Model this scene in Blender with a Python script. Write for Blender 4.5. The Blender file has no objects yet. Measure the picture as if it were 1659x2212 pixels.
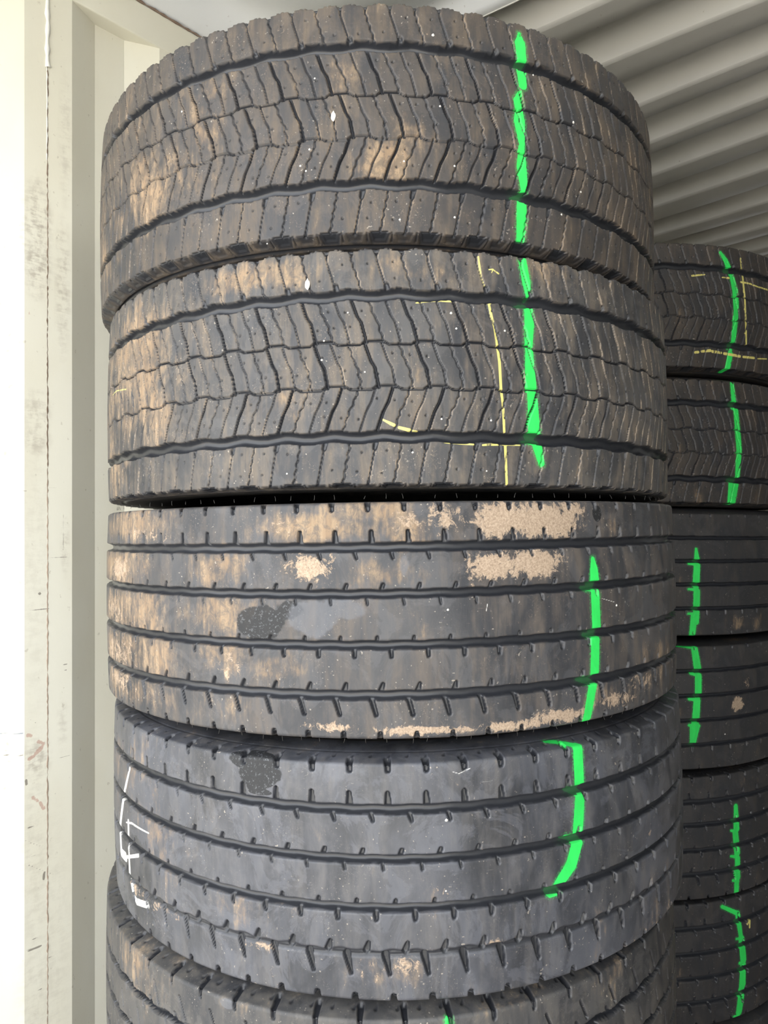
import bpy, math, random
import numpy as np
from mathutils import Matrix, Vector, Euler

random.seed(7)
rng = np.random.default_rng(7)
SC = bpy.context.scene
COL = SC.collection

# ------------------------------------------------------------------ camera, sky, exposure
EYE = 1.58                       # eye height above the container floor
YAW = math.radians(41.0)         # the container runs along +Y, the camera looks 41 degrees left of it
FPX = 1534.0
cam_data = bpy.data.cameras.new('camera')
cam = bpy.data.objects.new('camera', cam_data); COL.objects.link(cam)
cam.location = (0, 0, EYE)
cam.rotation_euler = (math.radians(90), 0, YAW)
cam_data.sensor_fit = 'HORIZONTAL'
cam_data.sensor_width = 36.0
cam_data.lens = FPX / 1659.0 * 36.0
cam_data.clip_start = 0.02
SC.camera = cam

SC.view_settings.view_transform = 'Standard'
SC.view_settings.look = 'None'
SC.view_settings.exposure = 0.55
SC.view_settings.gamma = 1.0
SC.view_settings.use_curve_mapping = False
SC.cycles.max_bounces = 8
SC.cycles.diffuse_bounces = 6

DOOR_Y = -0.10                   # the open door end of the container
world = bpy.data.worlds.new('overcast_sky'); SC.world = world
world.use_nodes = True
wn = world.node_tree; wn.nodes.clear()
wo = wn.nodes.new('ShaderNodeOutputWorld'); wb = wn.nodes.new('ShaderNodeBackground')
wb.inputs['Color'].default_value = (0.94, 0.97, 1.0, 1)
wb.inputs['Strength'].default_value = 3.0
wn.links.new(wb.outputs[0], wo.inputs[0])
# daylight portal in the door opening (guides the sky light, gives none of its own)
pl = bpy.data.lights.new('door_daylight', 'AREA'); pl.shape = 'RECTANGLE'; pl.size = 2.4; pl.size_y = 2.85
pl.cycles.is_portal = True
po = bpy.data.objects.new('door_daylight', pl); COL.objects.link(po)
po.location = (-0.27, DOOR_Y - 0.01, 1.38); po.rotation_euler = (math.radians(90), 0, 0)

# sun standing behind the container: it only lights the yard, which throws light back in
sl = bpy.data.lights.new('sun', 'SUN'); sl.energy = 14.0; sl.angle = math.radians(1.0); sl.color = (1.0, .95, .86)
so = bpy.data.objects.new('sun', sl); COL.objects.link(so); so.location = (3, 8, 9)
so.rotation_euler = Vector((-.10, -.62, -.78)).to_track_quat('-Z', 'Y').to_euler()

def rotz(x, y):                  # camera-frame metres (right, ahead) to container axes
    c, s = math.cos(YAW), math.sin(YAW)
    return (c * x - s * y, s * x + c * y)

# ------------------------------------------------------------------ node helpers
class NT:
    def __init__(self, name):
        self.m = bpy.data.materials.new(name); self.m.use_nodes = True
        self.t = self.m.node_tree; self.t.nodes.clear()
        self.out = self.t.nodes.new('ShaderNodeOutputMaterial')
        self.bsdf = self.t.nodes.new('ShaderNodeBsdfPrincipled')
        self.t.links.new(self.bsdf.outputs[0], self.out.inputs[0])
        self.co = None
    def set(self, sock, v):
        if hasattr(v, 'links') or isinstance(v, bpy.types.NodeSocket): self.t.links.new(v, sock)
        else: sock.default_value = v
    def coord(self, scale=(1, 1, 1)):
        if self.co is None: self.co = self.t.nodes.new('ShaderNodeTexCoord').outputs['Object']
        mp = self.t.nodes.new('ShaderNodeMapping'); self.t.links.new(self.co, mp.inputs[0])
        mp.inputs['Scale'].default_value = scale
        return mp.outputs[0]
    def noise(self, sc, scale=(1, 1, 1), detail=4, rough=.6, dist=0):
        n = self.t.nodes.new('ShaderNodeTexNoise'); self.t.links.new(self.coord(scale), n.inputs['Vector'])
        n.inputs['Scale'].default_value = sc; n.inputs['Detail'].default_value = detail
        n.inputs['Roughness'].default_value = rough; n.inputs['Distortion'].default_value = dist
        return n.outputs['Fac']
    def voro(self, sc, scale=(1, 1, 1)):
        n = self.t.nodes.new('ShaderNodeTexVoronoi'); self.t.links.new(self.coord(scale), n.inputs['Vector'])
        n.inputs['Scale'].default_value = sc
        return n.outputs['Distance']
    def math(self, op, a, b=0.0, c=0.0, clamp=False):
        n = self.t.nodes.new('ShaderNodeMath'); n.operation = op; n.use_clamp = clamp
        for i, v in enumerate((a, b, c)): self.set(n.inputs[i], v)
        return n.outputs[0]
    def step(self, v, lo, hi):
        n = self.t.nodes.new('ShaderNodeMapRange'); n.interpolation_type = 'SMOOTHSTEP'
        self.set(n.inputs['Value'], v); n.inputs['From Min'].default_value = lo; n.inputs['From Max'].default_value = hi
        return n.outputs['Result']
    def mix(self, f, a, b):
        n = self.t.nodes.new('ShaderNodeMix'); n.data_type = 'RGBA'
        self.set(n.inputs[0], f)
        for s, v in ((n.inputs[6], a), (n.inputs[7], b)):
            if isinstance(v, tuple): s.default_value = (*v, 1) if len(v) == 3 else v
            else: self.t.links.new(v, s)
        return n.outputs[2]
    def mixf(self, f, a, b):
        n = self.t.nodes.new('ShaderNodeMix'); n.data_type = 'FLOAT'
        self.set(n.inputs[0], f); self.set(n.inputs[2], a); self.set(n.inputs[3], b)
        return n.outputs[0]
    def attr(self, name):
        n = self.t.nodes.new('ShaderNodeAttribute'); n.attribute_name = name
        s = self.t.nodes.new('ShaderNodeSeparateColor'); self.t.links.new(n.outputs['Color'], s.inputs[0])
        return s.outputs[0], s.outputs[1], s.outputs[2], n.outputs['Alpha']
    def bump(self, h, strength, dist):
        n = self.t.nodes.new('ShaderNodeBump'); n.inputs['Strength'].default_value = strength
        n.inputs['Distance'].default_value = dist; self.t.links.new(h, n.inputs['Height'])
        self.t.links.new(n.outputs[0], self.bsdf.inputs['Normal'])
    def b(self, name, v):
        if isinstance(v, tuple): self.bsdf.inputs[name].default_value = (*v, 1)
        else: self.set(self.bsdf.inputs[name], v)

GREEN = (0.035, 0.80, 0.13)
def tread_material(name, clean, worn, dust, dust_amt, sheen_rough):
    """worn rubber: clean in the grooves, dusty on the faces, with mud, crust, wet patches and paint where the tyre has them"""
    n = NT(name)
    top, mud, crust, edge = n.attr('surf')
    wet, pale, _, _ = n.attr('patch')
    g, yl, wh, _ = n.attr('mark')
    big = n.noise(9, (1, 1, .6), 5, .6); fine = n.noise(140, (1, 1, .35), 5, .65)
    mid = n.noise(34, (1, 1, .45), 6, .65, .4); streak = n.noise(60, (1.6, 1.6, .12), 3, .6)
    grit = n.noise(420, (1, 1, 1), 3, .7)
    w = n.math('MULTIPLY', n.step(n.math('ADD', n.math('MULTIPLY', big, .7), n.math('MULTIPLY', mid, .3)), .34, .64), top)
    col = n.mix(w, clean, worn)
    br = n.step(n.noise(13, (1, 1, .8), 7, .72, 1.0), .50, .56)
    col = n.mix(n.math('MULTIPLY', n.math('MULTIPLY', br, top), .30), col, tuple(1.7 * c for c in worn))
    scr = n.math('MULTIPLY', n.step(n.noise(26, (.9, .9, 14), 3, .7, 2.5), .66, .70), n.step(n.noise(11, (1, 1, 1), 3, .6), .48, .60))
    col = n.mix(n.math('MULTIPLY', n.math('MULTIPLY', scr, top), .30), col, tuple(1.3 * c for c in dust))
    sq = n.math('MULTIPLY', n.math('MULTIPLY', n.step(n.noise(190, (1, 1, 1), 7, .78, 2.2), .57, .63), n.step(n.noise(20, (1, 1, 1), 4, .65), .50, .60)), n.math('MULTIPLY', top, dust_amt))
    col = n.mix(n.math('MULTIPLY', sq, .65), col, tuple(2.0 * c for c in dust))
    # fine dust film
    d0 = n.math('ADD', n.math('MULTIPLY', mid, .55), n.math('MULTIPLY', streak, .45))
    film = n.math('MULTIPLY', n.step(d0, .42, .66), n.math('MULTIPLY', top, dust_amt))
    col = n.mix(n.math('MULTIPLY', film, .55), col, dust)
    # dust caught along the sipes
    e = n.math('MULTIPLY', n.step(n.math('ADD', n.math('MULTIPLY', n.math('MULTIPLY', edge, top), .62), n.math('MULTIPLY', n.math('SUBTRACT', mid, .5), 1.7)), .28, .66), min(1.0, dust_amt * 1.1))
    col = n.mix(n.math('MULTIPLY', e, .7), col, tuple(1.5 * c for c in dust))
    # mud wash
    mn = n.math('ADD', n.math('MULTIPLY', mid, .5), n.math('ADD', n.math('MULTIPLY', fine, .3), n.math('MULTIPLY', streak, .2)))
    mf = n.math('MULTIPLY', n.step(n.math('ADD', n.math('ADD', mn, n.math('MULTIPLY', n.math('SUBTRACT', big, .5), .8)), n.math('MULTIPLY', mud, .34)), .60, .84), top)
    mf = n.math('MULTIPLY', mf, n.mixf(n.step(n.noise(95, (1, 1, .7), 6, .75, .8), .40, .58), .35, 1.0))
    col = n.mix(n.math('MULTIPLY', mf, .85), col, n.mix(n.step(streak, .35, .65), (.27, .185, .115), (.36, .26, .165)))
    # dried crust
    vb = n.math('ADD', n.math('MULTIPLY', fine, .5), n.math('MULTIPLY', mid, .5))
    frag = n.math('MULTIPLY', n.math('SUBTRACT', n.noise(75, (1, 1, 1), 8, .8, 1.2), .5), 1.3)
    cf = n.math('MULTIPLY', n.step(n.math('ADD', n.math('ADD', vb, frag), n.math('MULTIPLY', crust, .5)), .74, .84), top)
    ccol = n.mix(n.step(grit, .3, .7), (.30, .22, .155), (.50, .385, .285))
    col = n.mix(n.math('MULTIPLY', cf, .92), col, ccol)
    # small pale specks
    sp = n.math('MULTIPLY', n.step(n.noise(260, (1, 1, 1), 1, .5), .71, .75), n.step(n.noise(22, (1, 1, 1), 2, .5), .44, .60))
    col = n.mix(n.math('MULTIPLY', sp, n.math('MULTIPLY', top, .7)), col, (.36, .32, .27))
    # patches: dark wiped rubber, pale polished rubber, and a light sheen painted in
    pn = n.math('MULTIPLY', n.math('SUBTRACT', n.noise(48, (1, 1, 1), 4, .6), .5), .7)
    wf = n.math('MULTIPLY', n.step(n.math('ADD', wet, pn), .30, .42), top)
    wcol = n.mix(n.step(n.noise(300, (1, 1, 1), 3, .7), .56, .66), (.008, .009, .011), (.10, .105, .115))
    col = n.mix(n.math('MULTIPLY', wf, .92), col, wcol)
    pf = n.math('MULTIPLY', n.math('MULTIPLY', n.step(n.math('ADD', pale, n.math('MULTIPLY', pn, 1.5)), .25, .5), n.mixf(fine, .35, 1.0)), top)
    col = n.mix(n.math('MULTIPLY', pf, .7), col, (.130, .137, .158))
    # spray paint: solid core with a thin misty edge, crayon lines broken by the texture
    gcore = n.step(n.math('ADD', g, n.math('MULTIPLY', n.math('SUBTRACT', fine, .5), .05)), .485, .515)
    mist = n.math('MULTIPLY', n.math('MULTIPLY', n.step(g, .22, .50), n.step(grit, .38, .72)), .6)
    gf = n.math('MULTIPLY', n.math('MAXIMUM', gcore, mist), n.mixf(n.step(top, .05, .4), .12, 1.0))
    col = n.mix(gf, col, n.mix(n.step(mid, .3, .7), GREEN, tuple(c * .78 for c in GREEN)))
    yf = n.math('MULTIPLY', n.math('MULTIPLY', n.step(yl, .47, .53), top), n.step(fine, .30, .48))
    col = n.mix(n.math('MULTIPLY', yf, .9), col, (.74, .66, .20))
    hf = n.math('MULTIPLY', n.math('MULTIPLY', n.step(wh, .47, .53), top), n.step(fine, .28, .45))
    col = n.mix(n.math('MULTIPLY', hf, .9), col, (.72, .71, .68))
    n.b('Base Color', col)
    r = n.mixf(top, .30, n.math('ADD', sheen_rough, n.math('MULTIPLY', film, .25)))
    r = n.mixf(n.math('MAXIMUM', mf, cf), r, .85)
    r = n.mixf(wf, r, .62)
    r = n.mixf(gf, r, .5)
    n.b('Roughness', r)
    n.bsdf.inputs['Specular IOR Level'].default_value = .5
    h = n.math('ADD', n.math('MULTIPLY', fine, .5), n.math('ADD', n.math('MULTIPLY', n.math('MULTIPLY', cf, grit), 1.2), n.math('MULTIPLY', grit, .25)))
    n.bump(h, .35, .0012)
    return n.m

def rubber_material(name, col=(.03, .029, .028), rough=.6):
    n = NT(name)
    f = n.noise(40, (1, 1, 1), 5, .6)
    n.b('Base Color', n.mix(n.step(f, .35, .7), col, (.075, .065, .055)))
    n.b('Roughness', rough)
    n.bump(n.noise(260, (1, 1, 1), 3, .6), .3, .001)
    return n.m

# ------------------------------------------------------------------ tyre relief (all lengths here in mm)
R_T = 520.0
def wall(d, hw, soft=1.3):       # 1 inside a cut of half width hw, 0 outside, with a sloping wall
    return np.clip((hw - d) / soft + .5, 0, 1)
def fold(x, p):                  # distance to the nearest multiple of p, signed
    return x - p * np.round(x / p)
def seg(U, V, P, u0, z0, u1, z1, hw0, hw1):
    """distance minus half width to a tapered segment repeated every P along the tread"""
    um = (u0 + u1) / 2
    x = fold(U - um, P) + um
    dx, dz = u1 - u0, z1 - z0
    t = np.clip(((x - u0) * dx + (V - z0) * dz) / (dx * dx + dz * dz), 0, 1)
    return np.hypot(x - u0 - t * dx, V - z0 - t * dz) - (hw0 + (hw1 - hw0) * t)
def cut(sd, soft=1.3): return np.clip(-sd / soft + .5, 0, 1)
def pw(t, pts):                  # piecewise linear
    return np.interp(t, [p[0] for p in pts], [p[1] for p in pts]).astype(np.float32)
def groove(U, V, zc, hw, D, wave=0, period=65.3, phase=0):
    if wave:
        s = ((U - phase) / period) % 1.0
        zc = zc + wave * (pw(s, [(0, -1), (.42, 1), (.5, .9), (.8, -.7), (1, -1)]))
    q = np.clip(np.abs(V - zc) / hw, 0, 1.0)
    return D * (1 - q ** 3) ** .6

def row_sipes(U, V, z_top, z_bot, spacing, x_top, shape, thick, wavy, offs_index=0):
    """oblique sipes of one block row: shape is x shift against the fraction down the row"""
    t = np.clip((z_top - V) / (z_top - z_bot), -.05, 1.05)
    xs = x_top + pw(t, shape)
    rel = (U - xs) / spacing
    k = np.round(rel).astype(np.int32)
    kk = (k + offs_index) % 3
    wob = .9 * np.sin(t * 28) * (kk == wavy)
    d = np.abs((rel - k) * spacing + wob)
    inside = ((V < z_top + 1) & (V > z_bot - 1)).astype(np.float32)
    hw = np.where(kk == thick, 1.6, .8); D = np.where(kk == thick, 8.0, 4.6)
    return D * wall(d, hw, 1.2) * inside, np.clip(1 - (d - hw) / 2.6, 0, 1) * inside

def drive_relief(U, V, ph, gz=(91.5, -91.0), worn=1.0):
    P = 2 * math.pi * R_T / 50.0
    s3 = P / 3
    p1, p2, p3, p4, p5 = ph
    dep = np.zeros_like(U); edge = np.zeros_like(U)
    def put(d):
        np.maximum(dep, d, out=dep)
    # two wide wavy grooves
    put(groove(U, V, gz[0], 7.6, 13 * worn, 1.7, P, p1))
    put(groove(U, V, gz[1], 7.6, 13 * worn, 1.7, P, p5 - 20))
    # stepped hairline grooves between the rows
    for zc, phs in ((29, p2 + 18), (-28, p3 + 16)):
        s = ((U - phs) / P) % 1.0
        zz = zc + pw(s, [(0, 2.4), (.36, 2.4), (.46, -1.8), (.52, -2.4), (.9, -2.4), (1, 2.4)])
        d = np.abs(V - zz); put(6.5 * wall(d, 1.15, 1.0)); edge = np.maximum(edge, .25 * np.clip(1 - (d - 1) / 3, 0, 1))
    sh = [(0, 0), (.38, 7.5), (.52, 12.8), (1, 20)]
    for (zt, zb, x0, shp, th, wv, o) in ((86, 29, p2, sh, 0, 1, 0), (29, -28, p3, [(0, 0), (.4, 8), (.55, 13), (1, 18)], 0, 2, 0),
                                     (-28, -85, p4, [(0, 0), (.32, -6), (.55, -13), (1, -21.5)], 0, 1, 0)):
        d, e = row_sipes(U, V, zt, zb, s3, x0, shp, th, wv, o)
        put(d); edge = np.maximum(edge, e)
    # shoulder rows: one sipe every half period
    for (x0, shp, zt, zb, up) in ((p1, [(0, 0), (.3, 1.5), (1, 14)], 153, 97, 1), (p5, [(0, 0), (.5, -6), (1, -11.5)], -97, -153, 0)):
        t = np.clip((zt - V) / (zt - zb), 0, 1)
        xs = x0 + pw(t, shp); rel = (U - xs) / (P / 2); k = np.round(rel).astype(np.int32)
        d = np.abs((rel - k) * P / 2 + np.where(k % 2 == 1, .8 * np.sin(t * 30), 0))
        inside = (V < zt + 3) & (V > zb - 3)
        fl = .8 + (3.6 * np.clip((V - 142.5) / 9, 0, 1) if up else .5 * np.clip((-V - 141) / 7, 0, 1))
        put((4.6 + (2.5 if up else 0) * np.clip((V - 142.5) / 9, 0, 1)) * wall(d, fl, 1.1) * inside); edge = np.maximum(edge, np.clip(1 - (d - .9) / 3, 0, 1) * inside)
    # slots where every second shoulder sipe meets the wide groove
    put(5 * cut(seg(U, V, P, p1 + 13.5, 104, p1 + 15.5, 95, 3.0, 3.4)))
    put(5 * cut(seg(U, V, P, p5, -96, p5 - 2, -105, 3.2, 2.6)))
    put(3.5 * cut(seg(U, V, P, p1 + 13.5 + P / 2, 99, p1 + 14.5 + P / 2, 95, 1.6, 2.2)))
    # pin holes, two to a block
    for (zc, x0, n) in ((134, p1 + 20, 2), (112, p1 + 27, 2), (72, p2 + 12, 3), (48, p2 + 20, 3), (14, p3 + 12, 3), (-8, p3 + 18, 3),
                        (-44, p4 + 4, 3), (-66, p4 - 3, 3), (-110, p5 + 12, 2), (-134, p5 + 8, 2)):
        q = P / n
        k = np.round((U - x0) / q)
        jx = 2.5 * np.sin(k * 12.9 + zc); jz = 2.5 * np.sin(k * 7.3 + zc * 3)
        put(3.5 * cut(np.hypot(U - x0 - k * q - jx, V - zc - jz) - 1.15, 1.1) * ((k * 31 + int(zc)) % 5 > 1))
    # shoulder pockets below and above the tread edge
    for sgn, x0 in ((-1, p5 - 12 + P / 2), (1, p1 + P / 2)):
        A = sgn * V
        x = np.abs(fold(U - x0, P))
        hwid = 16.5 - .26 * np.clip(A - 146, 0, 40)
        sd = np.maximum(x - hwid, np.maximum(151.5 - A, A - 171))
        inner = np.maximum(x - (hwid - 4), np.maximum(149 - A, A - 166))
        put(1.8 * cut(sd, 1.5) * (A > 140)); put(3.2 * cut(inner, 1.8) * (A > 140))
        x = np.abs(fold(U - x0 - P / 2, P))
        sd2 = np.maximum(x - (13 - .25 * np.clip(A - 146, 0, 40)), np.maximum(151 - A, A - 166))
        put(1.2 * cut(sd2, 1.2) * (A > 140)); put(3 * cut(np.hypot(x, A - 155) - 2.6, 2) * (A > 140))
        put(2.0 * wall(np.abs(fold(U - x0 - P / 4, P / 2)), .8, 1.2) * cut(np.maximum(150 - A, A - 168)))
        put(3.0 * wall(np.abs(A - 176), 2.5, 2) )
    return dep, edge

def rib_relief(U, V, N, zs, ph, style):
    P = 2 * math.pi * R_T / N
    dep = np.zeros_like(U)
    def put(d): np.maximum(dep, d, out=dep)
    # pitch variation keeps the notches from looking machine-spaced
    Uw = U + .06 * P * np.sin(U / 171.0)
    g1, g2, g3, g4 = zs
    for z, hw in ((g1, 6.2), (g2, 5.8), (g3, 5.9), (g4, 6.3)):
        d = 10.0
        if style == 'worn' and z == g4: d, hw = 3.0, 2.6
        if style == 'plain': hw = 4.6
        put(groove(Uw, V, z + (.5 * np.sin(Uw / P * 2 * math.pi)), hw, d))
        dep[:] = np.maximum(dep, 1.0 * np.clip(1 - (np.abs(V - z) - hw) / 1.4, 0, 1) * (np.abs(V - z) > hw * .8))
    if style == 'plain':
        for z0, z1, x in ((g4 - 5, g4 - 14, 0), (148, 140, 10), (-148, -139, 20)):
            put(3.5 * cut(seg(Uw, V, P, ph + x, z0, ph + x, z1, 2.2, 1.6), 1.6))
        return dep, np.zeros_like(U)
    a1, b1, a2, b2, a3, b3, a4, b4, st, sb = ph
    k = 1.05 if style == 'crisp' else 1.25
    def notch(x, z0, z1, dx, hw0=2.6, hw1=2.0, D=6.5, flare=0):
        put(D * cut(seg(Uw, V, P, x, z0, x + dx, z1, hw0 * k, hw1 * k), 1.6))
        if flare: put(D * cut(seg(Uw, V, P, x - flare * 1.2, z0, x + dx * .5, z0 + (z1 - z0) * .35, 1.2, 2.0), 1.6))
    notch(a1, g1 + 4, g1 + 19.5, -1.0, 3.4, 2.2, 7, 3)          # long slots above the first groove
    notch(b1, g1 - 4, g1 - 14, 3.0, 2.6, 1.5, 5)
    notch(a2, g2 + 4, g2 + 11.5, 2.8, 2.3, 2.0, 5)
    notch(b2, g2 - 4, g2 - 13, 1.6, 1.7, 1.2, 4)
    notch(a3, g3 + 4, g3 + 10, .8, 2.2, 1.6, 5)
    notch(b3, g3 - 4, g3 - 14, .5, 2.8, 2.0, 6, 2)
    notch(a4, g4 + 4, g4 + 14, 3.0, 3.4, 1.9, 6)
    if style == 'worn':
        notch(b4, g4 - 1, g4 - 25, 5.0, 3.8, 1.6, 7)
        put(2.2 * wall(np.abs(V - g4 - 2.5 - 2.0 * np.sin(Uw / 19.0) * np.sin(Uw / 7.3)), 3.0, 2.5))
    else:
        notch(b4, g4 - 4, g4 - 24, 5.5, 2.8, 2.3, 7, 3)
    notch(st, 156, 138, 1.0, 3.4, 2.6, 6)
    notch(sb, -156, -140, 0, 3.2, 2.6, 6)
    # little moulded wedges on the shoulder
    for sg in (1, -1):
        put(1.6 * cut(seg(Uw, V, P / 2, 8, sg * 162, 10, sg * 167, 2.2, .4), 1.2))
        put(1.0 * wall(np.abs(V * sg - 172), .8, 1.2))
    return dep, .0 * U

def steer_relief(U, V):
    """long shoulder slots, oblique sipes and deep meandering grooves"""
    P = 2 * math.pi * R_T / 57.0
    dep = np.zeros_like(U)
    def put(d): np.maximum(dep, d, out=dep)
    for z in (88, 30, -29, -87):
        s = ((U - 11) / P) % 1.0
        zz = z + pw(s, [(0, 2.2), (.45, -2.4), (.55, -2.0), (.9, 2.0), (1, 2.2)])
        q = np.clip(np.abs(V - zz) / 5.6, 0, 1); put(11 * (1 - q ** 4) ** .5)
        put(5 * cut(seg(U, V, P, 5, z - 4, 9, z - 11, 2.4, 1.6), 1.5))
        put(5 * cut(seg(U, V, P, 30, z + 4, 26, z + 11, 2.4, 1.6), 1.5))
    put(6.5 * cut(seg(U, V, P, -41, 166, -39.5, 136, 4.0, 2.0), 1.8))       # slots over the shoulder edge
    put(6.5 * cut(seg(U, V, P, 20, -166, 22, -136, 4.0, 2.0), 1.8))
    for x0, z0, x1, z1 in ((-22, 124, -11, 98), (-30, 10, -26, -12), (-10, 66, -4, 46), (20, -46, 14, -68), (5, -100, -4, -124)):
        put(5 * cut(seg(U, V, P, x0, z0, x1, z1, 1.5, 1.5), 1.4))
    for sg in (1, -1):
        put(1.6 * cut(seg(U, V, P / 2, 8, sg * 161, 10, sg * 167, 2.4, .4), 1.2))
    return dep, .0 * U

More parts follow.
